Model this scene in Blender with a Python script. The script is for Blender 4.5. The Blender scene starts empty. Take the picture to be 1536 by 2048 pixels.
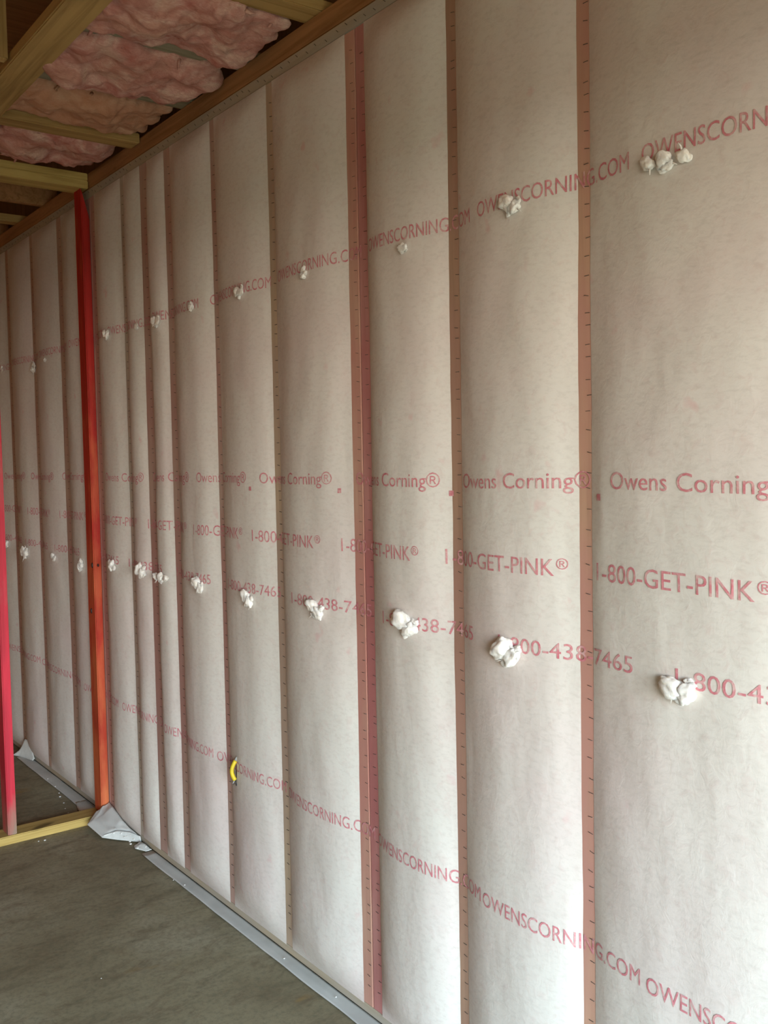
import bpy, bmesh, math, random
from mathutils import Vector, Matrix, noise

C = bpy.context.scene.collection
R = math.radians
rnd = random.Random(7)

# ------------------------------------------------------------------ camera
cam_d = bpy.data.cameras.new('camera')
cam = bpy.data.objects.new('camera', cam_d); C.objects.link(cam)
yaw, pit, rol = R(36.86155), R(-3.10238), R(-1.05723)
fwd = Vector((math.sin(yaw)*math.cos(pit), math.cos(yaw)*math.cos(pit), math.sin(pit)))
rt = Vector((math.cos(yaw), -math.sin(yaw), 0)); up = rt.cross(fwd)
r2 = rt*math.cos(rol) + up*math.sin(rol); u2 = -rt*math.sin(rol) + up*math.cos(rol)
m = Matrix((r2, u2, -fwd)).transposed().to_4x4()
m.translation = Vector((-1.62, 0, 1.662))
cam.matrix_world = m
cam_d.sensor_fit = 'VERTICAL'; cam_d.sensor_height = 36.0
cam_d.lens = 36.0*1931.0/2048.0
cam_d.clip_start = 0.02
sc = bpy.context.scene
sc.camera = cam

# ------------------------------------------------------------------ sky, daylight, exposure
w = bpy.data.worlds.new('sky'); sc.world = w; w.use_nodes = True
bg = w.node_tree.nodes['Background']
# pale, evenly overcast sky; it reaches the room through the wide door opening behind the camera
nt_ = w.node_tree
tc_ = nt_.nodes.new('ShaderNodeTexCoord'); sx_ = nt_.nodes.new('ShaderNodeSeparateXYZ'); rp_ = nt_.nodes.new('ShaderNodeValToRGB')
nt_.links.new(tc_.outputs['Generated'], sx_.inputs[0]); nt_.links.new(sx_.outputs[2], rp_.inputs[0]); nt_.links.new(rp_.outputs[0], bg.inputs[0])
rp_.color_ramp.elements[0].position = 0.0; rp_.color_ramp.elements[0].color = (1.0, 0.91, 0.77, 1)      # hazy cream horizon
rp_.color_ramp.elements[1].position = 0.27; rp_.color_ramp.elements[1].color = (0.54, 0.79, 0.95, 1)     # cool higher up
k_ = rp_.color_ramp.elements.new(0.09); k_.color = (0.83, 0.91, 0.90, 1)
bg.inputs[1].default_value = 32.5
w.cycles.sampling_method = 'MANUAL'; w.cycles.sample_map_resolution = 64

# the door opening as a light portal: it emits nothing, it only guides the sky's sampling
pl = bpy.data.lights.new('door_portal', 'AREA'); pl.shape = 'RECTANGLE'
pl.size, pl.size_y = 3.0, 2.24
po = bpy.data.objects.new('door_portal', pl); C.objects.link(po)
po.location = (-1.75, -2.20, 1.12); po.rotation_euler = (R(90), 0, 0)
pl.cycles.is_portal = True

vs = sc.view_settings
sc.display_settings.display_device = 'sRGB'
vs.view_transform = 'Standard'; vs.look = 'None'; vs.gamma = 1.0
vs.use_curve_mapping = False
vs.exposure = 0.0

# ------------------------------------------------------------------ node helpers
def mat(name, rough=0.8, spec=0.25):
    m = bpy.data.materials.new(name); m.use_nodes = True
    nt = m.node_tree; b = nt.nodes['Principled BSDF']
    b.inputs['Roughness'].default_value = rough
    b.inputs['Specular IOR Level'].default_value = spec
    return m, nt, b
def coords(nt, scale=(1, 1, 1), kind='Object'):
    tc = nt.nodes.new('ShaderNodeTexCoord'); mp = nt.nodes.new('ShaderNodeMapping')
    mp.inputs['Scale'].default_value = scale
    nt.links.new(tc.outputs[kind], mp.inputs['Vector'])
    return mp.outputs[0]
def nz(nt, vec, scale, detail=4, rough=0.55, dist=0.0):
    n = nt.nodes.new('ShaderNodeTexNoise')
    n.inputs['Scale'].default_value = scale; n.inputs['Detail'].default_value = detail
    n.inputs['Roughness'].default_value = rough; n.inputs['Distortion'].default_value = dist
    nt.links.new(vec, n.inputs['Vector'])
    return n.outputs[0]
def ramp(nt, fac, stops):
    r = nt.nodes.new('ShaderNodeValToRGB'); e = r.color_ramp.elements
    while len(e) < len(stops): e.new(0.5)
    for k, (p, c) in zip(e, stops):
        k.position = p; k.color = (*c, 1) if len(c) == 3 else c
    nt.links.new(fac, r.inputs[0])
    return r.outputs[0]
def mix(nt, fac, a, b, mode='MIX'):
    n = nt.nodes.new('ShaderNodeMix'); n.data_type = 'RGBA'; n.blend_type = mode
    for s, v in ((0, fac), (6, a), (7, b)):
        if hasattr(v, 'default_value'): nt.links.new(v, n.inputs[s])
        else: n.inputs[s].default_value = v if s == 0 else (*v, 1)
    return n.outputs[2]
def bump(nt, b, h, strength, dist):
    n = nt.nodes.new('ShaderNodeBump')
    n.inputs['Strength'].default_value = strength; n.inputs['Distance'].default_value = dist
    nt.links.new(h, n.inputs['Height']); nt.links.new(n.outputs[0], b.inputs['Normal'])

# ------------------------------------------------------------------ materials
def fabric_mat(name='netting_fabric', thin=False):
    m, nt, b = mat(name, 0.85, 0.15)
    v = coords(nt)
    big = ramp(nt, nz(nt, v, 1.7, 3), [(0.36, (0.73, 0.705, 0.67)), (0.5, (0.735, 0.69, 0.66)), (0.66, (0.73, 0.645, 0.63))])
    fib = nz(nt, v, 38, 5, 0.65, 0.6)
    c = mix(nt, ramp(nt, fib, [(0.52, (0, 0, 0)), (0.74, (0.45, 0.45, 0.45))]), big, (0.66, 0.53, 0.51))
    rot = nt.nodes.new('ShaderNodeMapping'); rot.inputs['Rotation'].default_value = (R(32), 0, 0); rot.inputs['Scale'].default_value = (1, 0.42, 1.1)
    nt.links.new(v, rot.inputs['Vector'])
    sp = nz(nt, rot.outputs[0], 105, 4, 0.65)
    c = mix(nt, ramp(nt, sp, [(0.48, (0, 0, 0)), (0.74, (0.36, 0.36, 0.36))]), c, (0.52, 0.47, 0.44))
    spot = nz(nt, v, 14, 2, 0.5)
    c = mix(nt, ramp(nt, spot, [(0.70, (0, 0, 0)), (0.80, (0.45, 0.45, 0.45))]), c, (0.70, 0.38, 0.40))
    nt.links.new(c, b.inputs['Base Color'])
    bump(nt, b, fib, 0.25, 0.004)
    return m
M_FAB = fabric_mat()

def paper_mat():
    m, nt, b = mat('skirt_fabric', 0.6, 0.3)
    v = coords(nt)
    c = ramp(nt, nz(nt, v, 6, 4), [(0.3, (0.54, 0.55, 0.54)), (0.7, (0.68, 0.69, 0.68))])
    nt.links.new(c, b.inputs['Base Color'])
    return m
M_SKIRT = paper_mat()

def wood_mat(name, dark, light, axis=2, stain=None, rough=0.7, grain=1.0):
    m, nt, b = mat(name, rough, 0.25)
    s = [26, 26, 26]; s[axis] = 1.1
    v = coords(nt, tuple(s))
    g = nz(nt, v, 1.6, 6, 0.6, 0.8)
    c = ramp(nt, g, [(0.30, dark), (0.55, light), (0.78, tuple(x*1.08 for x in light))])
    s2 = [5, 5, 5]; s2[axis] = 1.6
    blot = nz(nt, coords(nt, tuple(s2)), 1.3, 4)
    if stain:
        c = mix(nt, ramp(nt, blot, [(0.38, (0, 0, 0)), (0.62, (1, 1, 1))]), c, stain)
    else:
        c = mix(nt, ramp(nt, blot, [(0.4, (0, 0, 0)), (0.75, (0.45, 0.45, 0.45))]), c, tuple(x*0.62 for x in dark))
    # small knots
    s3 = [9, 9, 9]; s3[axis] = 4
    kn = nz(nt, coords(nt, tuple(s3)), 1.0, 1, 0.4)
    if not stain: c = mix(nt, ramp(nt, kn, [(0.74, (0, 0, 0)), (0.80, (0.8, 0.8, 0.8))]), c, tuple(x*0.3 for x in dark))
    nt.links.new(c, b.inputs['Base Color'])
    bump(nt, b, g, 0.2, 0.002)
    return m
M_TAN = wood_mat('tan_lumber', (0.28, 0.155, 0.05), (0.46, 0.29, 0.11), 0)
M_YEL = wood_mat('yellow_lumber', (0.36, 0.23, 0.06), (0.58, 0.41, 0.14), 0)
M_TANY = wood_mat('tan_lumber_long', (0.28, 0.16, 0.055), (0.46, 0.29, 0.11), 1)
M_TANZ = wood_mat('tan_lumber_upright', (0.28, 0.16, 0.055), (0.46, 0.29, 0.11), 2)
M_GREY = wood_mat('weathered_lumber', (0.20, 0.17, 0.11), (0.34, 0.30, 0.21), 0)
M_DARKY = wood_mat('dark_brown_lumber', (0.27, 0.13, 0.05), (0.44, 0.22, 0.095), 1)
M_BANDY = wood_mat('plate_behind_fabric', (0.38, 0.31, 0.22), (0.48, 0.40, 0.29), 1, (0.42, 0.39, 0.34))
M_DECK = wood_mat('plywood_deck', (0.30, 0.135, 0.055), (0.44, 0.22, 0.095), 0)
M_WALL = wood_mat('sheathing', (0.15, 0.085, 0.038), (0.21, 0.12, 0.058), 2)
M_OSB = wood_mat('warm_sheathing', (0.32, 0.14, 0.05), (0.44, 0.20, 0.075), 2)
STUD_COLS = {
    'tan':  ((0.50, 0.31, 0.22), (0.58, 0.36, 0.26), (0.57, 0.30, 0.25)),
    'brown': ((0.36, 0.23, 0.165), (0.45, 0.29, 0.21), (0.44, 0.255, 0.20)),
    'buff': ((0.46, 0.32, 0.25), (0.56, 0.41, 0.33), (0.50, 0.31, 0.26)),
    'sand': ((0.46, 0.36, 0.26), (0.56, 0.44, 0.32), (0.48, 0.36, 0.29)),
    'pink': ((0.46, 0.20, 0.19), (0.54, 0.265, 0.25), (0.47, 0.18, 0.18)),
    'orange': ((0.54, 0.31, 0.24), (0.62, 0.38, 0.30), (0.58, 0.28, 0.24)),
    'rose': ((0.44, 0.27, 0.235), (0.53, 0.33, 0.28), (0.48, 0.26, 0.24)),
    'dusty': ((0.46, 0.33, 0.28), (0.54, 0.40, 0.34), (0.50, 0.29, 0.26)),
    'grey': ((0.46, 0.42, 0.35), (0.56, 0.51, 0.44), (0.50, 0.40, 0.34)),
}
M_STUD = {k: wood_mat('stud_' + k, a, b_, 2, c) for k, (a, b_, c) in STUD_COLS.items()}

def red_mat(name, red, worn, lo, hi):
    """red-dyed lumber whose dye thins out towards the foot of the stud"""
    m, nt, b = mat(name, 0.55, 0.35)
    v = coords(nt, (26, 26, 1.2))
    g = nz(nt, v, 1.6, 5, 0.6, 0.8)
    c = ramp(nt, g, [(0.3, tuple(x*0.7 for x in red)), (0.6, red), (0.85, tuple(min(1, x*1.2) for x in red))])
    tc = nt.nodes.new('ShaderNodeTexCoord'); sp = nt.nodes.new('ShaderNodeSeparateXYZ')
    nt.links.new(tc.outputs['Object'], sp.inputs[0])
    mr = nt.nodes.new('ShaderNodeMapRange')
    mr.inputs['From Min'].default_value = lo; mr.inputs['From Max'].default_value = hi
    mr.inputs['To Min'].default_value = 0.8; mr.inputs['To Max'].default_value = 0.0
    nt.links.new(sp.outputs[2], mr.inputs['Value'])
    bl = nz(nt, coords(nt, (8, 8, 2.2)), 1.4, 4, 0.6)
    mm = nt.nodes.new('ShaderNodeMath'); mm.operation = 'ADD'; mm.use_clamp = True
    m2 = nt.nodes.new('ShaderNodeMath'); m2.operation = 'MULTIPLY_ADD'
    nt.links.new(bl, m2.inputs[0]); m2.inputs[1].default_value = 2.4; m2.inputs[2].default_value = -1.3
    nt.links.new(m2.outputs[0], mm.inputs[0]); nt.links.new(mr.outputs[0], mm.inputs[1])
    c = mix(nt, mm.outputs[0], c, worn)
    nt.links.new(c, b.inputs['Base Color'])
    bump(nt, b, g, 0.2, 0.002)
    return m
M_RED = red_mat('red_dyed_lumber', (0.46, 0.018, 0.012), (0.62, 0.17, 0.06), 0.2, 1.9)
M_CRIM = red_mat('crimson_dyed_lumber', (0.62, 0.025, 0.055), (0.30, 0.20, 0.15), 0.05, 0.32)

def floor_mat():
    m, nt, b = mat('concrete', 0.72, 0.3)
    v = coords(nt)
    c = ramp(nt, nz(nt, v, 2.2, 6, 0.62), [(0.28, (0.215, 0.178, 0.110)), (0.5, (0.30, 0.262, 0.170)), (0.72, (0.375, 0.342, 0.245))])
    v2 = coords(nt, (3.0, 9.0, 1.0))
    c = mix(nt, ramp(nt, nz(nt, v2, 1.5, 5, 0.65, 0.5), [(0.50, (0, 0, 0)), (0.72, (0.6, 0.6, 0.6))]), c, (0.125, 0.10, 0.06))
    c = mix(nt, ramp(nt, nz(nt, v, 55, 5, 0.75), [(0.45, (0, 0, 0)), (0.70, (0.6, 0.6, 0.6))]), c, (0.13, 0.125, 0.085))
    c = mix(nt, ramp(nt, nz(nt, coords(nt, (1, 1.8, 1)), 7, 5, 0.7, 0.8), [(0.52, (0, 0, 0)), (0.70, (0.55, 0.55, 0.55))]), c, (0.15, 0.105, 0.065))
    st = nz(nt, coords(nt, (2.4, 5.0, 1.0)), 1.25, 3, 0.5, 0.3)
    c = mix(nt, ramp(nt, st, [(0.68, (0, 0, 0)), (0.76, (0.55, 0.55, 0.55))]), c, (0.34, 0.21, 0.06))
    nt.links.new(c, b.inputs['Base Color'])
    bump(nt, b, nz(nt, v, 40, 5, 0.6), 0.12, 0.003)
    return m
M_FLOOR = floor_mat()

def pink_mat(name='pink_fibreglass', tint=None):
    m, nt, b = mat(name, 0.95, 0.05)
    v = coords(nt, (1, 1.5, 1.5))
    c = ramp(nt, nz(nt, v, 9, 6, 0.6, 0.8), [(0.30, (0.44, 0.15, 0.12)), (0.48, (0.60, 0.30, 0.255)), (0.66, (0.72, 0.48, 0.40))])
    c = mix(nt, ramp(nt, nz(nt, v, 3.2, 3), [(0.5, (0, 0, 0)), (0.72, (0.55, 0.55, 0.55))]), c, (0.52, 0.30, 0.20))
    fib = nz(nt, coords(nt, (30, 110, 110)), 1.0, 4, 0.7, 1.5)
    c = mix(nt, ramp(nt, fib, [(0.4, (0.35, 0.35, 0.35)), (0.6, (0, 0, 0))]), c, (0.36, 0.13, 0.11))
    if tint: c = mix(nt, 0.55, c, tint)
    nt.links.new(c, b.inputs['Base Color'])
    bump(nt, b, fib, 0.5, 0.006)
    return m
M_PINK = pink_mat()
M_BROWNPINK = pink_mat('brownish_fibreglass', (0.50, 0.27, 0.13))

def tuft_mat():
    m, nt, b = mat('white_fibre', 0.9, 0.1)
    v = coords(nt)
    c = ramp(nt, nz(nt, v, 45, 4), [(0.3, (0.86, 0.82, 0.78)), (0.6, (0.95, 0.93, 0.91))])
    nt.links.new(c, b.inputs['Base Color'])
    bump(nt, b, nz(nt, v, 160, 4, 0.7), 0.4, 0.003)
    b.inputs['Subsurface Weight'].default_value = 0.6; b.inputs['Subsurface Radius'].default_value = (0.012, 0.011, 0.010); b.inputs['Subsurface Scale'].default_value = 1.0
    return m
M_TUFT = tuft_mat()

def ink_mat():
    m, nt, b = mat('pink_ink', 0.8, 0.1)
    v = coords(nt)
    c = ramp(nt, nz(nt, v, 55, 4, 0.65), [(0.34, (0.68, 0.46, 0.46)), (0.52, (0.64, 0.255, 0.29)), (0.76, (0.58, 0.15, 0.20))])
    nt.links.new(c, b.inputs['Base Color'])
    return m
M_INK = ink_mat()

def plain(name, col, rough=0.5, spec=0.4, metal=0.0):
    m, nt, b = mat(name, rough, spec)
    v = coords(nt)
    c = ramp(nt, nz(nt, v, 40, 3), [(0.3, tuple(x*0.85 for x in col)), (0.7, col)])
    nt.links.new(c, b.inputs['Base Color']); b.inputs['Metallic'].default_value = metal
    return m
M_STAPLE = plain('staple_wire', (0.10, 0.09, 0.08), 0.45, 0.5, 0.4)
M_JACKET = plain('yellow_cable_jacket', (0.72, 0.55, 0.03), 0.4, 0.5)
M_BLACK = plain('black_insulated_wire', (0.02, 0.02, 0.022), 0.4)
M_WHITEW = plain('grey_wire', (0.35, 0.36, 0.36), 0.4)
M_HOLE = plain('slit_shadowed_fibre', (0.16, 0.13, 0.12), 0.9, 0.1)
M_NAIL = plain('nail_head', (0.03, 0.02, 0.02), 0.5, 0.5, 0.3)
M_GROUND = plain('bare_dirt', (0.14, 0.092, 0.05), 0.9, 0.1)

# ------------------------------------------------------------------ mesh helpers
def link(name, me, material, parent=None):
    o = bpy.data.objects.new(name, me); C.objects.link(o)
    if material and not me.materials: me.materials.append(material)
    if parent: o.parent = parent
    return o
def from_bm(name, bm, material, parent=None, smooth=False):
    me = bpy.data.meshes.new(name); bm.to_mesh(me); bm.free()
    if smooth: me.polygons.foreach_set('use_smooth', [True]*len(me.polygons))
    return link(name, me, material, parent)
def empty(name, loc):
    o = bpy.data.objects.new(name, None); C.objects.link(o); o.location = loc
    o.empty_display_size = 0.05
    return o
def tag(o, label=None, cat=None, group=None, kind=None):
    if label: o['label'] = label
    if cat: o['category'] = cat
    if group: o['group'] = group
    if kind: o['kind'] = kind
    return o
def add_box(bm, x0, x1, y0, y1, z0, z1):
    vs_ = [bm.verts.new((x, y, z)) for x in (x0, x1) for y in (y0, y1) for z in (z0, z1)]
    for f in ((0, 1, 3, 2), (4, 6, 7, 5), (0, 4, 5, 1), (2, 3, 7, 6), (0, 2, 6, 4), (1, 5, 7, 3)):
        bm.faces.new([vs_[i] for i in f])
    return vs_
def board(name, x0, x1, y0, y1, z0, z1, material, parent=None, bev=0.003, warp=0.0):
    """a piece of lumber with eased edges, origin at its centre"""
    c = Vector(((x0+x1)/2, (y0+y1)/2, (z0+z1)/2))
    if parent: c0 = c - parent.location
    else: c0 = c
    bm = bmesh.new()
    add_box(bm, x0-c.x, x1-c.x, y0-c.y, y1-c.y, z0-c.z, z1-c.z)
    bmesh.ops.recalc_face_normals(bm, faces=bm.faces)
    if bev: bmesh.ops.bevel(bm, geom=bm.edges[:], offset=bev, segments=2, affect='EDGES')
    o = from_bm(name, bm, material, parent); o.location = c0
    return o
def tube(bm, pts, rad, seg=8, flat=1.0):
    rings = []
    n = len(pts)
    for i, p in enumerate(pts):
        p = Vector(p); t = (Vector(pts[min(i+1, n-1)]) - Vector(pts[max(i-1, 0)])).normalized()
        a = t.cross(Vector((1, 0, 0)));  a = a if a.length > 0.1 else t.cross(Vector((0, 1, 0)))
        a.normalize(); b = t.cross(a).normalized()
        r = rad[i] if isinstance(rad, (list, tuple)) else rad
        rings.append([bm.verts.new(p + a*math.cos(q)*r*flat + b*math.sin(q)*r) for q in [2*math.pi*k/seg for k in range(seg)]])
    for A, B in zip(rings, rings[1:]):
        for k in range(seg): bm.faces.new((A[k], A[(k+1) % seg], B[(k+1) % seg], B[k]))
    bm.faces.new(rings[0][::-1]); bm.faces.new(rings[-1])
def sheet(name, fn, nu, nv, material, parent=None, thick=0.0015):
    """thin cloth sheet from fn(u, v) -> point, given real thickness"""
    bm = bmesh.new()
    g = [[bm.verts.new(fn(i/nu, j/nv)) for j in range(nv+1)] for i in range(nu+1)]
    for i in range(nu):
        for j in range(nv): bm.faces.new((g[i][j], g[i+1][j], g[i+1][j+1], g[i][j+1]))
    bmesh.ops.recalc_face_normals(bm, faces=bm.faces)
    bmesh.ops.solidify(bm, geom=bm.faces[:], thickness=thick)
    return from_bm(name, bm, material, parent, True)
def fbm(p, o=4):
    return noise.fractal(p, 1.0, 2.0, o, noise_basis='PERLIN_ORIGINAL')

# ------------------------------------------------------------------ layout of the long wall (x = 0 is the face of its studs)
TOP, PLATE1, PLATE2 = 2.872, 2.910, 2.982
# (near y, far y, colour) of every stud strip between the bays of netting
STRIPS = [(1.404, 1.441, 'tan'), (1.829, 1.867, 'brown'), (2.212, 2.256, 'pink'), (2.260, 2.306, 'orange'), (2.713, 2.753, 'sand'),
          (3.116, 3.150, 'dusty'), (3.484, 3.538, 'dusty'), (3.702, 3.774, 'dusty'), (3.948, 3.982, 'grey'), (4.286, 4.329, 'rose'), (4.344, 4.436, 'rose'),
          (4.735, 4.800, 'buff'), (5.187, 5.232, 'buff'), (5.624, 5.678, 'buff'), (6.05, 6.09, 'brown'), (6.46, 6.50, 'tan')]
near = []
yy = 0.84
while yy > -2.0:
    near.append((yy, yy+0.04, 'tan')); yy -= 0.41
STRIPS = sorted(near) + STRIPS
BAYS = []
for a, b in zip(STRIPS, STRIPS[1:]):
    if b[0] - a[1] > 0.02: BAYS.append((a[1], b[0]))
BULGE = {}
for k, (a, b) in enumerate(BAYS):
    BULGE[k] = 0.030 + 0.008*noise.noise(Vector((k*1.7, 3.3, 0)))
    if b - a < 0.2: BULGE[k] *= 0.75
    if a > 3.7: BULGE[k] *= 0.90
Z0, Z1 = 0.035, TOP
def wob(k, z):
    """sideways wander of a seam"""
    return 0.0035*noise.noise(Vector((k*9.1, z*2.3, 1.0))) + 0.0015*noise.noise(Vector((k*4.7, z*11, 5.0)))
def bulge_at(k, y, z):
    a, b = BAYS[k]
    a2, b2 = a - 0.001 + wob(2*k, z), b + 0.001 + wob(2*k+1, z)
    v = (y - a2)/(b2 - a2)
    if v <= 0 or v >= 1: return 0.0
    e = 1 - abs(2*v-1)**(2.5 if a < 3.7 else 2.0)
    t = min(1.0, (z-Z0)/0.12, (Z1-z)/0.10); t = max(0.0, t); t = t*(2-t)
    lump = 0.0055*noise.noise(Vector((y*3.1, z*1.5, k*3.0))) + 0.0022*noise.noise(Vector((y*11, z*6, k*5.0)))
    lump += 0.0007*noise.noise(Vector((y*45, z*38, 2.0)))
    return max(0.0, (BULGE[k]*e + lump*min(1, 3*e))*t)
def surf(y, z):
    for k, (a, b) in enumerate(BAYS):
        if a - 0.006 <= y <= b + 0.006:
            return bulge_at(k, y, z)
    return 0.0

# ================================================================== STRUCTURE
XL, YB, YF, DECK = -4.6, -2.2, 6.9, 3.30
def struct(name, x0, x1, y0, y1, z0, z1, material):
    bm = bmesh.new(); add_box(bm, x0, x1, y0, y1, z0, z1)
    bmesh.ops.recalc_face_normals(bm, faces=bm.faces)
    return tag(from_bm(name, bm, material), kind='structure')
floor = struct('floor', XL-0.2, 0.2, YB-0.2, YF+0.2, -0.15, 0.0, M_FLOOR)
ceiling = struct('ceiling', XL-0.2, 0.2, YB-0.2, YF+0.2, DECK, DECK+0.04, M_DECK)
wall_right = struct('wall_right', 0.095, 0.14, YB, YF, 0.0, DECK, M_WALL)
wall_left = struct('wall_left', XL-0.14, XL, YB, YF, 0.0, DECK, M_OSB)
wall_far = struct('wall_far', XL, 0.095, YF, YF+0.14, 0.0, DECK, M_OSB)
bm = bmesh.new()
for a in ((XL, -3.25, 0, DECK), (-0.25, 0.095, 0, DECK), (-3.25, -0.25, 2.24, DECK)):
    add_box(bm, a[0], a[1], YB-0.14, YB, a[2], a[3])
bmesh.ops.recalc_face_normals(bm, faces=bm.faces)
wall_back = tag(from_bm('wall_back', bm, M_WALL), kind='structure')
ground = struct('ground', -30, 30, -40, YB-0.2, -0.2, -0.05, M_GROUND)

for (a, b, col) in STRIPS:
    board('stud', 0.0, 0.089, (a-0.007 if a != 2.260 else a-0.0005), (b+0.007 if b != 2.256 else b+0.0005), 0.038, TOP, M_STUD[col], wall_right, 0.002)
board('bottom_plate', 0.003, 0.089, YB, YF, 0.007, 0.038, M_BANDY, wall_right, 0.002)
tag(board('top_plate', -0.001, 0.089, YB, YF, TOP, PLATE1, M_BANDY, wall_right, 0.002), 'pale lower top plate behind stapled fabric')
tag(board('top_plate', 0.002, 0.091, YB, YF, PLATE1+0.001, PLATE2, M_DARKY, wall_right, 0.003), 'dark brown upper top plate')

# ================================================================== NETTING
net = tag(empty('insulation_netting', (0, 2.5, 0)),
          'pale pinkish fabric netting stapled over the studs of the long wall, printed with pink lettering', 'insulation')
NL = Vector(net.location)
NCOL, ZSTEP = 44, 0.022
for k, (a, b) in enumerate(BAYS):
    far_unseen = b < 0.7
    nc = 10 if far_unseen else max(12, int((b-a)/0.0095))
    nr = 30 if far_unseen else int((Z1-Z0)/ZSTEP)
    bm = bmesh.new(); g = []
    for j in range(nr+1):
        z = Z0 + (Z1-Z0)*j/nr
        a2, b2 = a - 0.001 + wob(2*k, z), b + 0.001 + wob(2*k+1, z); row = []
        for i in range(nc+1):
            y = a2 + (b2-a2)*i/nc
            x = -0.0008 - bulge_at(k, y, z)
            row.append(bm.verts.new(Vector((x, y, z)) - NL))
        g.append(row)
    for j in range(nr):
        for i in range(nc):
            bm.faces.new((g[j][i], g[j+1][i], g[j+1][i+1], g[j][i+1]))
    from_bm('fabric_panel', bm, M_FAB, net, True)

# printed lettering: (words, far end y = start of reading, near end y, base z, cap height)
WEB, NAME, PINK, NUM = 'OWENSCORNING.COM', 'Owens Corning\u00ae', '1-800-GET-PINK\u00ae', '1-800-438-7465'
PRINT = []
def row(words, spans, z, cap, sl=0.0):
    for (s, e) in spans: PRINT.append((words, s, e, z + sl*(s-2.0), cap))
row(WEB, [(0.765, 0.315), (1.248, 0.800), (1.731, 1.281), (2.190, 1.765), (2.683, 2.243), (3.163, 2.746), (3.640, 3.222), (4.110, 3.680), (4.590, 4.150), (5.06, 4.63), (5.54, 5.10), (6.0, 5.58)], 2.236, 0.036, -0.006)
row(NAME, [(0.86, 0.45), (1.337, 0.925), (1.819, 1.408), (2.290, 1.898), (2.818, 2.386), (3.276, 2.896), (3.727, 3.339), (4.200, 3.800), (4.821, 4.455), (5.300, 4.90), (5.78, 5.37)], 1.588, 0.037, 0.001)
row(PINK, [(0.91, 0.49), (1.387, 0.965), (1.887, 1.468), (2.354, 1.968), (2.869, 2.447), (3.309, 2.931), (3.784, 3.369), (4.264, 3.870), (4.856, 4.474), (5.347, 4.964), (5.83, 5.44)], 1.391, 0.039, 0.003)
row(NUM, [(0.68, 0.29), (1.170, 0.775), (1.670, 1.279), (2.139, 1.773), (2.620, 2.226), (3.069, 2.732), (3.528, 3.198), (4.000, 3.62), (4.47, 4.07), (4.93, 4.56), (5.39, 5.03), (5.83, 5.47)], 1.207, 0.036, 0.007)
row(WEB, [(0.750, 0.285), (1.244, 0.770), (1.742, 1.261), (2.211, 1.752), (2.704, 2.230), (3.193, 2.727), (3.646, 3.212), (4.080, 3.660), (4.560, 4.120), (5.257, 4.610), (5.865, 5.275)], 0.552, 0.036, 0.011)
def lettering(words, ys, ye, z0, cap):
    cu = bpy.data.curves.new('lettering', 'FONT'); cu.body = words
    cu.resolution_u = 3
    t = bpy.data.objects.new('lettering', cu); C.objects.link(t)
    dg = bpy.context.evaluated_depsgraph_get()
    me = bpy.data.meshes.new_from_object(t.evaluated_get(dg))
    bpy.data.objects.remove(t); bpy.data.curves.remove(cu)
    bm = bmesh.new(); bm.from_mesh(me); bpy.data.meshes.remove(me)
    xs = [v.co.x for v in bm.verts]; x0, x1 = min(xs), max(xs)
    k = (ys - ye)/(x1 - x0); kz = cap/0.70
    for v in bm.verts:
        y = ys - (v.co.x - x0)*k; z = z0 + v.co.y*kz
        v.co = Vector((0, y, z))
    bmesh.ops.triangulate(bm, faces=bm.faces[:])
    y = math.floor(ye/0.012)*0.012
    while y < ys:
        bmesh.ops.bisect_plane(bm, geom=bm.verts[:]+bm.edges[:]+bm.faces[:], plane_co=(0, y, 0), plane_no=(0, 1, 0)); y += 0.012
    ph = rnd.random()*20
    for v in bm.verts:
        dz = 0.006*noise.noise(Vector((v.co.y*2.0, z0, 8.0))) 
        z = v.co.z + dz
        v.co = Vector((-0.0019 - surf(v.co.y, z), v.co.y, z)) - NL
    return from_bm('printed_lettering', bm, M_INK, net)
for p in PRINT:
    if p[1] <= 0.80: continue
    if ' ' in p[0]:                       # two words, each a piece of print
        n1, n2 = p[0].split(' '); L = p[1] - p[2]
        lettering(n1, p[1], p[1] - 0.365*L, p[3], p[4]); lettering(n2, p[1] - 0.42*L, p[2], p[3], p[4])
    elif p[0] == PINK:                    # the registered mark is printed small and raised
        L = p[1] - p[2]
        lettering('1-800-GET-PINK', p[1], p[1] - 0.918*L, p[3], p[4])
        lettering('\u00ae', p[1] - 0.930*L, p[2], p[3] + 0.40*p[4], p[4]*0.62)
    else: lettering(*p)
# the square full stop printed low after each registered mark
for yc in (0.91, 1.377, 1.868, 2.358, 2.872):
    bm = bmesh.new()
    pts = [(yc+0.007, 1.566), (yc-0.007, 1.566), (yc-0.007, 1.580), (yc+0.007, 1.580)]
    bm.faces.new([bm.verts.new(Vector((-0.0019 - surf(y, z), y, z)) - NL) for (y, z) in pts])
    from_bm('printed_stop', bm, M_INK, net)

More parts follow.
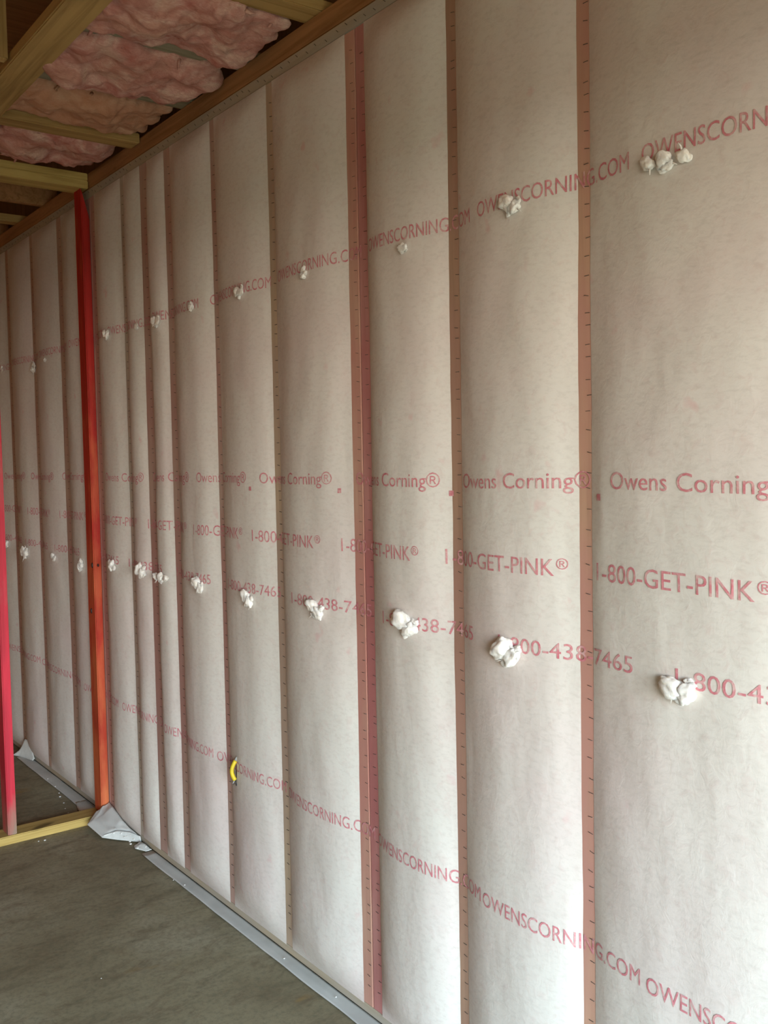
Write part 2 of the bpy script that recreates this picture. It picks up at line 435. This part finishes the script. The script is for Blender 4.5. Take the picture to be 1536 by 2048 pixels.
# staples: individual on the studs close enough to pick them out, joined beyond
def staple_mesh():
    bm = bmesh.new()
    tube(bm, [(0, -0.006, 0), (-0.0012, -0.0055, 0), (-0.0012, 0.0055, 0), (0, 0.006, 0)], 0.0007, 5)
    me = bpy.data.meshes.new('staple'); bm.to_mesh(me); bm.free(); me.materials.append(M_STAPLE)
    return me
ST = staple_mesh()
def staple_zs(seed, step):
    r = random.Random(seed); z = 0.10; out = []
    while z < TOP - 0.05:
        out.append(z + r.uniform(-0.008, 0.008)); z += step*r.choice((1, 1, 1, 0.8, 1.15))
    return out
count = 0
rest = bmesh.new()
for idx, (a, b, col) in enumerate(STRIPS):
    if b < 0.9: continue
    r = random.Random(idx)
    for z in staple_zs(idx, 0.040):
        fr = 0.32 if r.random() < 0.6 else 0.24
        y = a + (b-a)*(fr + r.uniform(-0.06, 0.06)); tl = R(r.uniform(-4, 14))
        if a < 2.27 and count < 290:
            o = link('staple', ST, None, net); o.location = Vector((-0.0005, y, z)) - NL
            o.rotation_euler = (tl, 0, 0); o.scale = (1, 1.0, 1.0); count += 1
        else:
            tube(rest, [Vector((-0.0008, y-0.006, z)) - NL, Vector((-0.0014, y+0.006, z+0.012*math.sin(tl))) - NL], 0.0011, 4)
r = random.Random(99); y = 0.9
while y < 6.0:
    y += 0.045*r.choice((1, 1, 0.8, 1.3)); z = TOP + 0.018 + r.uniform(-0.008, 0.008)
    tube(rest, [Vector((-0.0022, y-0.005, z-0.004)) - NL, Vector((-0.0022, y+0.005, z+0.004)) - NL], 0.0009, 4)
tag(from_bm('staple', rest, M_STAPLE, net), kind='stuff')

# fabric left over at the foot of the wall, lying on the floor
def skirt_fn(y0, y1, wd, seed, tw=0.0):
    def fn(u, v):
        y = y0 + (y1-y0)*u
        n = noise.noise(Vector((y*4, seed, 0)))
        ww = wd*(1 + 0.10*n) 
        x = 0.004 - (ww+0.006)*v
        z = 0.0035 + max(0, 0.0022*noise.noise(Vector((y*5, v*2, seed)))) + 0.004*math.exp(-((v-0.55)/0.2)**2)*max(0, noise.noise(Vector((y*1.3, 0, seed+2))))
        return Vector((x, y, z)) - NL
    return fn
tag(sheet('floor_skirt', skirt_fn(-2.1, 3.86, 0.050, 1.0), 140, 8, M_SKIRT, net), 'grey strip of spare fabric folded onto the concrete')
tag(sheet('floor_skirt', skirt_fn(4.47, 5.62, 0.058, 4.0), 60, 8, M_SKIRT, net), 'grey strip of spare fabric in the room beyond the partition')
def ruled(outer, inner, crease, seed):
    """sheet between two polylines, gently creased"""
    def at(P, u):
        t = u*(len(P)-1); k = min(int(t), len(P)-2); f = t-k; f = f*f*(3-2*f)*0.5 + f*0.5
        return Vector(P[k]).lerp(Vector(P[k+1]), f)
    def fn(u, v):
        p = at(inner, u).lerp(at(outer, u), v)
        n = noise.noise(Vector((u*4, v*3, seed))) + 0.5*noise.noise(Vector((u*9, v*7, seed)))
        p.z = max(0.003, p.z + crease*n*math.sin(math.pi*min(1, 0.15+v*0.85)))
        return p - NL
    return fn
# torn flap bunched against the foot of the red post, its front corner folded over
tag(sheet('torn_flap', ruled([(-0.075, 4.330, 0.056), (-0.138, 4.268, 0.032), (-0.121, 4.130, 0.010), (-0.058, 4.075, 0.012), (-0.012, 4.02, 0.02)],
                             [(-0.006, 4.338, 0.085), (-0.012, 4.270, 0.080), (-0.016, 4.150, 0.055), (-0.012, 4.075, 0.04), (-0.006, 4.01, 0.03)], 0.008, 2.2), 36, 14, M_SKIRT, net),
    'crumpled grey flap beside the red post')
M_PALE = plain('pale_fabric_underside', (0.74, 0.76, 0.75), 0.7, 0.2)
tag(sheet('torn_flap', ruled([(-0.120, 4.138, 0.007), (-0.075, 4.075, 0.005), (-0.036, 4.025, 0.005), (-0.002, 3.975, 0.006)],
                             [(-0.112, 4.132, 0.018), (-0.062, 4.105, 0.034), (-0.024, 4.045, 0.036), (-0.002, 3.985, 0.030)], 0.002, 5.0), 20, 8, M_PALE, net),
    'pale folded corner of the flap')
tag(sheet('torn_flap', ruled([(-0.045, 3.955, 0.006), (-0.052, 3.925, 0.006), (-0.026, 3.87, 0.005)],
                             [(-0.012, 3.965, 0.016), (-0.012, 3.92, 0.020), (-0.004, 3.86, 0.010)], 0.004, 7.0), 12, 6, M_PALE, net),
    'small pale scrap of fabric at the end of the skirt')
tag(sheet('torn_flap', ruled([(-0.070, 5.665, 0.008), (-0.045, 5.620, 0.006), (-0.030, 5.565, 0.006), (-0.012, 5.48, 0.008)],
                             [(-0.030, 5.640, 0.035), (-0.016, 5.600, 0.105), (-0.008, 5.550, 0.108), (-0.004, 5.47, 0.020)], 0.003, 9.0), 18, 8, M_PALE, net),
    'pale triangular flap sticking up beyond the partition')
def flap5(u, v):
    y = 4.445 + 0.22*u
    x = -0.004 - (0.10 - 0.05*u)*v
    z = 0.006 + 0.02*math.sin(math.pi*v)*(1-u) + 0.003*noise.noise(Vector((u*8, v*5, 1)))
    return Vector((x, y, max(0.004, z))) - NL
tag(sheet('torn_flap', flap5, 12, 8, M_SKIRT, net), 'grey ragged flap behind the sill plate')
# slit the cable comes out of
bm = bmesh.new()
cy_, cz_ = 3.036, 0.572
sl = []
for i in range(13):
    t = i/12; z = cz_ - 0.05 + 0.10*t; hw = 0.0075*math.sin(math.pi*t)
    sl.append((bm.verts.new(Vector((-0.0016 - surf(cy_-hw, z), cy_-hw, z)) - NL), bm.verts.new(Vector((-0.0016 - surf(cy_+hw, z), cy_+hw, z)) - NL)))
for A, B in zip(sl, sl[1:]): bm.faces.new((A[0], B[0], B[1], A[1]))
tag(from_bm('slit', bm, M_HOLE, net), 'dark slit in the fabric behind the yellow cable')

# ================================================================== TUFTS pushed out of the filling holes
UP = [(1.185, 2.231, 1.25, 2), (1.609, 2.238, 0.95, 0), (2.008, 2.213, 0.75, 1), (2.491, 2.227, 0.75, 3), (2.904, 2.234, 0.9, 0), (3.264, 2.234, 0.75, 1),
      (3.595, 2.223, 1.0, 0), (3.815, 2.229, 0.7, 1), (4.112, 2.231, 0.9, 0), (4.953, 2.197, 0.6, 1), (5.215, 2.182, 1.1, 3), (5.754, 2.223, 0.6, 0)]
LO = [(1.159, 1.203, 1.0, 0), (1.634, 1.207, 1.15, 0), (2.014, 1.225, 1.2, 0), (2.468, 1.215, 1.0, 0), (2.900, 1.201, 0.9, 0), (3.269, 1.213, 0.95, 0),
      (3.610, 1.210, 1.15, 2), (3.825, 1.222, 1.1, 0), (4.115, 1.219, 1.05, 1), (4.528, 1.188, 1.0, 3), (4.934, 1.200, 0.7, 0), (5.393, 1.196, 1.1, 0), (5.765, 1.215, 0.9, 1)]
def tuft_mesh(seed, style):
    r = random.Random(seed)
    bm = bmesh.new()
    if style == 2: lobes = [(0.040, 0.004, 0.014), (0.004, 0.000, 0.018), (0.000, -0.010, 0.014), (-0.038, -0.006, 0.013)]
    elif style == 3: lobes = [(0.0, 0.016, 0.017), (0.004, -0.012, 0.020), (-0.010, 0.0, 0.014)]
    elif style == 1: lobes = [(0.0, 0.0, 0.021), (0.018, 0.010, 0.013), (-0.016, -0.010, 0.013)]
    else: lobes = [(0.012, 0.004, 0.024), (-0.018, -0.010, 0.019), (0.000, -0.022, 0.013), (-0.030, 0.006, 0.011)]
    for (y, z, rad) in lobes:
        tmp = bmesh.new(); bmesh.ops.create_icosphere(tmp, subdivisions=4, radius=1.0)
        off = Vector((r.uniform(0, 50), r.uniform(0, 50), r.uniform(0, 50)))
        ax = (r.uniform(0.5, 0.7), r.uniform(1.0, 1.5), r.uniform(0.75, 1.05)); tw = r.uniform(-0.9, 0.9)
        for v in tmp.verts:
            n = v.co.normalized()
            d = 1 + 0.36*fbm(n*1.2 + off, 2) + 0.06*noise.noise(n*5 + off)
            q = Vector((n.x*ax[0], n.y*ax[1], n.z*ax[2]))*d*rad
            q = Vector((q.x, q.y*math.cos(tw)-q.z*math.sin(tw), q.y*math.sin(tw)+q.z*math.cos(tw)))
            v.co = q + Vector((-0.006 - 0.35*rad, y + r.uniform(-1, 1)*0.0, z))
        me = bpy.data.meshes.new('t'); tmp.to_mesh(me); tmp.free(); bm.from_mesh(me); bpy.data.meshes.remove(me)
    for q in range(3):     # loose strands
        y, z, rad = r.choice(lobes); a = r.uniform(0, 6.28); L = r.uniform(0.012, 0.026)
        p0 = Vector((-0.012, y + math.cos(a)*rad*0.6, z + math.sin(a)*rad*0.6))
        d = Vector((r.uniform(-0.5, 0.1), math.cos(a), math.sin(a))).normalized()
        tube(bm, [p0, p0 + d*L*0.5, p0 + d*L + Vector((-0.003, 0, -0.004))], [0.0026, 0.0020, 0.0006], 5)
    me = bpy.data.meshes.new('insulation_tuft'); bm.to_mesh(me); bm.free()
    me.polygons.foreach_set('use_smooth', [True]*len(me.polygons)); me.materials.append(M_TUFT)
    return me
UPL = ['wide white tuft of three lumps in the upper row, nearest the right edge',
       'white fibre tuft on the upper print line, between the two single studs at right',
       'small white tuft in the upper row, first bay right of the double stud',
       'flat oval white tuft in the upper row, first bay left of the double stud',
       'white tuft in the upper row, second bay left of the double stud',
       'small faint white tuft in the upper row, third bay left of the double stud',
       'white tuft in the upper row inside the narrow bay between two wide studs',
       'tiny white tuft in the upper row, second bay right of the red post',
       'white tuft in the upper row, bay touching the right side of the red post',
       'faint small white tuft in the upper row, second bay left of the red post',
       'tall pale tuft in the upper row, behind the partition, third bay from the red post',
       'sliver of white tuft in the upper row at the left picture edge']
LOL = ['round white tuft in the lower row nearest the right edge, before the last phone number',
       'large split white tuft in the lower row, between the two single studs at right',
       'large white tuft covering digits of the phone number, first bay right of the double stud',
       'white tuft under the phone number, first bay left of the double stud',
       'white tuft under the phone number, in the bay of the yellow cable, lower row',
       'white tuft under the phone number, lower row, third bay left of the double stud',
       'ragged white tuft in the lower row filling the narrow bay between two wide studs',
       'ragged white tuft in the lower row, second bay right of the red post',
       'star shaped white tuft in the lower row touching the red post on its right',
       'pale oval tuft in the lower row just left of the red post',
       'tiny white tuft in the lower row, second bay left of the red post',
       'pale white tuft in the lower row, third bay left of the red post',
       'small white tuft in the lower row beside the crimson post at the left edge']
for rowi, (lst, lab, gname) in enumerate(((UP, UPL, 'tufts of the upper row'), (LO, LOL, 'tufts of the lower row'))):
    for i, (y, z, s, st) in enumerate(lst):
        o = link('insulation_tuft', tuft_mesh(100*rowi + i, st), None)
        o.location = (-surf(y, z), y, z); o.scale = (s*(0.7 if rowi == 0 else 0.95), s*(0.85 if rowi == 0 else 1.0), s*(0.85 if rowi == 0 else 1.0)); o.rotation_euler = (rnd.uniform(-0.25, 0.25), 0, 0)
        tag(o, lab[i], 'tuft', gname)

# ================================================================== CABLE
cab = tag(empty('electrical_cable', (-0.02, 3.036, 0.57)), 'short yellow electrical cable end curving out of a slit low on the wall', 'cable')
CL = Vector(cab.location); s0 = surf(3.036, 0.57)
bm = bmesh.new(); pts = []
for i in range(15):
    t = i/14; a = math.pi*(0.06 + 0.80*t)
    pts.append(Vector((-s0 - 0.002 - 0.016*math.sin(a), 3.034 + 0.005*math.sin(math.pi*t), 0.602 - 0.068*t)) - CL)
tube(bm, pts, 0.0074, 10, 1.0)
from_bm('jacket', bm, M_JACKET, cab, True)
e = pts[-1]
for k, (dy, dz, dx, mm) in enumerate(((0.004, -0.016, -0.004, M_BLACK), (-0.005, -0.020, 0.002, M_BLACK), (0.0, -0.012, -0.009, M_WHITEW))):
    bm = bmesh.new(); tube(bm, [e + Vector((0, dy*0.4, 0.004)), e + Vector((dx*0.5, dy*0.8, dz*0.5)), e + Vector((dx, dy, dz))], 0.0021, 7)
    o = from_bm('conductor', bm, mm, cab, True)
bm = bmesh.new(); tube(bm, [pts[0] + Vector((0.014, -0.002, 0.012)), pts[0] + Vector((0.006, -0.001, 0.010)), pts[0] + Vector((0, 0, 0.001))], 0.0052, 8)
tag(from_bm('jacket_base', bm, M_WHITEW, cab, True), 'grey start of the cable at the slit')

# ================================================================== PARTITION FRAME
PY0, PY1 = 4.345, 4.434
par = tag(empty('partition_frame', (-0.23, 4.39, 0)), 'open stud partition of red dyed posts on a yellow sill plate, standing square to the long wall', 'partition')
tag(board('sill_plate', -1.35, 0.0 - 0.001, PY0-0.008, PY1+0.012, 0.0, 0.038, M_YEL, par, 0.004), 'yellow wooden sill plate on the concrete')
def post(x0, x1, material, label, cut=False):
    c = Vector(((x0+x1)/2, (PY0+PY1)/2, 0)) - Vector(par.location)
    hx, hy = (x1-x0)/2, (PY1-PY0)/2
    bm = bmesh.new(); add_box(bm, -hx, hx, -hy, hy, 0.039, PLATE1-0.001)
    bmesh.ops.recalc_face_normals(bm, faces=bm.faces)
    bmesh.ops.bevel(bm, geom=[e_ for e_ in bm.edges if abs(e_.verts[0].co.z - e_.verts[1].co.z) > 1], offset=0.004, segments=2, affect='EDGES')
    if cut:
        bmesh.ops.bisect_plane(bm, geom=bm.verts[:]+bm.edges[:]+bm.faces[:], plane_co=(hx, 0, PLATE1-0.135), plane_no=(0.135, 0, 0.036), clear_outer=True)
        ed = [e_ for e_ in bm.edges if e_.is_boundary]
        bmesh.ops.contextual_create(bm, geom=ed)
    for z in [0.5*i for i in range(1, 6)]:
        bmesh.ops.bisect_plane(bm, geom=bm.verts[:]+bm.edges[:]+bm.faces[:], plane_co=(0, 0, z), plane_no=(0, 0, 1))
    for v in bm.verts:
        v.co.x += 0.004*noise.noise(Vector((x0*9, v.co.z*0.9, 0)))
    o = from_bm('post', bm, material, par); o.location = c
    tag(o, label)
    return o
p1 = post(-0.038, 0.0-0.001, M_RED, 'red post against the netting', True)
p2 = post(-0.462, -0.424, M_CRIM, 'crimson post at the left')
for x in (-0.873, -1.29): tag(post(x-0.038, x, M_CRIM, None))
for (pp, y, x, z) in ((p1, -0.0455, 0.002, 1.20), (p1, -0.030, -0.0195, 1.20), (p1, 0.0, -0.0195, 0.985)):
    bm = bmesh.new(); bmesh.ops.create_icosphere(bm, subdivisions=2, radius=0.005)
    for v in bm.verts: v.co.z *= 1.5 if x > 0 else 2.6
    o = from_bm('nail_head', bm, M_NAIL, pp, True); o.location = (x, y, z)
tag(board('header_plate', -2.4, -0.002, PY0, PY1+0.02, PLATE1+0.001, PLATE1+0.0365, M_YEL, par, 0.003), 'lower yellow header plate above the red post')
tag(board('header_plate', -2.4, -0.002, PY0+0.004, PY1+0.02, PLATE1+0.0375, PLATE2-0.001, M_YEL, par, 0.003), 'upper yellow header plate')

# ================================================================== CEILING FRAMING
BZ = PLATE2
def joist(y0, y1, x0, x1, z0, z1, material, label, name='ceiling_joist'):
    o = board(name, x0, x1, y0, y1, z0, z1, material, None, 0.004)
    return tag(o, label, 'joist')
joist(2.43, 2.525, -2.4, 0.08, BZ, BZ+0.038, M_TAN, 'tan ceiling joist in front of the nearest pink batt')
joist(2.86, 2.95, -0.60, 0.08, BZ, BZ+0.038, M_GREY, 'greyish joist mostly hidden between the two nearest pink batts')
joist(3.29, 3.385, -0.60, 0.08, BZ, BZ+0.038, M_GREY, 'greyish joist edge between the second and third pink batts')
joist(3.745, 3.835, -2.4, -0.006, BZ-0.030, BZ+0.010, M_TAN, 'tan joist crossing between the two farthest pink batts')
joist(5.00, 5.04, -2.4, 0.08, BZ, BZ+0.14, M_DARKY, 'brown joist beyond the yellow header plate')
joist(5.42, 5.50, -2.4, 0.08, BZ, BZ+0.04, M_TAN, 'tan joist second beyond the yellow header plate')
joist(5.86, 5.90, -2.4, 0.08, BZ, BZ+0.14, M_DARKY, 'brown joist farthest back at the left edge')
tag(board('ceiling_beam', -0.665, -0.552, 1.5, 3.743, BZ-0.040, BZ-0.002, M_TANY, None, 0.004), 'wide tan plank running diagonally across the top left corner under the joists', 'beam')
tag(board('ceiling_beam', -0.56, -0.50, 3.84, 4.335, BZ-0.004, BZ+0.08, M_TANY, None, 0.004), 'short tan blocking beside the farthest pink batt', 'beam')
tag(board('hanging_board', -0.76, -0.672, 3.20, 3.238, BZ-0.035, DECK-0.002, M_TANZ, None, 0.006), 'upright tan board in the very top left corner', 'board')

def batt(y0, y1, x0, x1, zc, seed, label, material=None):
    """torn fibreglass batt: a lumpy slab with ragged edges"""
    nu, nv = 110, 56
    c = Vector(((x0+x1)/2, (y0+y1)/2, zc)); hx, hy = (x1-x0)/2, (y1-y0)/2
    bm = bmesh.new(); ring = []
    def pt(u, side, v):
        # u along x -1..1, v across y -1..1, side -1 lower / +1 upper
        x, y = hx*u, hy*v
        rag = 0.24*noise.noise(Vector((x*6, seed, v))) + 0.13*noise.noise(Vector((x*16, seed+4, v))) + 0.05*noise.noise(Vector((x*45, seed+9, v)))
        y *= 1 + rag*abs(v)
        x += (0.07*noise.noise(Vector((y*8, seed+7, u))) + 0.03*noise.noise(Vector((y*25, seed+2, u))))*abs(u)**3
        e = (max(0, 1-abs(v)**3.2))**0.5*(max(0, 1-abs(u)**9))**0.5
        if side < 0:
            z = -0.045*e
            P = Vector((x*1.0, y*1.0, seed*3.1))
            Q = P + 0.03*Vector((noise.noise(P*9), noise.noise(P*9 + Vector((7, 3, 1))), 0))
            z += e*(0.045*noise.noise(P*5.5) + 0.026*noise.noise(Q*13) + 0.009*noise.noise(Q*32) + 0.003*noise.noise(Q*80))
            z -= e*0.02*max(0, noise.noise(Vector((x*8, y*14, seed+3))))
        else: z = 0.06*e
        return Vector((x, y, z))
    lo = [[None]*(nv+1) for _ in range(nu+1)]; hi = [[None]*(nv+1) for _ in range(nu+1)]
    for i in range(nu+1):
        for j in range(nv+1):
            u, v = -1+2*i/nu, -1+2*j/nv
            lo[i][j] = bm.verts.new(pt(u, -1, v))
            hi[i][j] = lo[i][j] if i in (0, nu) or j in (0, nv) else bm.verts.new(pt(u, 1, v))
    for i in range(nu):
        for j in range(nv):
            bm.faces.new((lo[i][j], lo[i][j+1], lo[i+1][j+1], lo[i+1][j]))
            try: bm.faces.new((hi[i][j], hi[i+1][j], hi[i+1][j+1], hi[i][j+1]))
            except ValueError: pass
    r = random.Random(seed)
    for q in range(7):    # torn wisps along the far edge and hanging below
        u = r.uniform(-0.92, 0.92); v = r.choice((1, 1, -1))*r.uniform(0.82, 0.97)
        p0 = pt(u, -1, v); L = r.uniform(0.015, 0.045)
        d = Vector((r.uniform(-1, 1), r.uniform(-0.3, 0.9)*(1 if v > 0 else -1), r.uniform(-0.7, 0.1))).normalized()
        tube(bm, [p0 + Vector((0, 0, 0.006)), p0 + d*L*0.5, p0 + d*L], [0.007, 0.005, 0.001], 6)
    o = from_bm('insulation_batt', bm, material or M_PINK, None, True); o.location = c
    return tag(o, label, 'insulation', 'pink fibreglass batts between the ceiling joists')
batt(2.535, 2.885, -0.62, -0.03, BZ+0.004, 1, 'pink fibreglass batt nearest the camera, largest and topmost of the four')
batt(2.945, 3.30, -0.62, -0.03, BZ+0.000, 2, 'pink fibreglass batt second from the top, sagging below its grey joists')
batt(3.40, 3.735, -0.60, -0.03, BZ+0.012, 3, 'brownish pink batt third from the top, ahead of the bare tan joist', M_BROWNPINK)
batt(3.85, 4.24, -0.49, -0.03, BZ+0.014, 4, 'smallest pink batt, between the tan joist and the yellow header plate')

# ================================================================== CRUMBS
bm = bmesh.new(); r = random.Random(5)
def crumb(x, y, z, s):
    tmp = bmesh.new(); bmesh.ops.create_icosphere(tmp, subdivisions=2, radius=1)
    o = Vector((r.uniform(0, 30), 0, 0))
    for v in tmp.verts:
        v.co = Vector((v.co.x, v.co.y, v.co.z*0.5))*s*0.62*(1+0.5*noise.noise(v.co*2+o)) + Vector((x, y, z+s*0.5))
    me = bpy.data.meshes.new('c'); tmp.to_mesh(me); tmp.free(); bm.from_mesh(me); bpy.data.meshes.remove(me)
for (x, y, s) in ((-0.325, 4.28, 0.008), (-0.35, 4.29, 0.005), (-0.030, 2.72, 0.005), (-0.025, 2.42, 0.005), (-0.045, 3.45, 0.005), (-0.06, 3.52, 0.004),
                  (-0.10, 4.70, 0.007), (-0.085, 4.80, 0.009), (-0.07, 4.86, 0.006), (-0.12, 4.62, 0.005), (-0.13, 4.55, 0.006), (-0.06, 4.95, 0.006), (-0.05, 5.1, 0.005), (-0.55, 3.0, 0.003)):
    crumb(x, y, 0.0 if x < -0.06 else 0.008, s)
for i in range(14): crumb(-0.02 - r.random()*0.06, 3.84 + r.random()*0.35, 0.02 + r.random()*0.02, r.uniform(0.004, 0.009))
tag(from_bm('fibre_crumbs', bm, M_TUFT, None, True), 'white fibre crumbs scattered along the foot of the wall', 'crumbs', None, 'stuff')
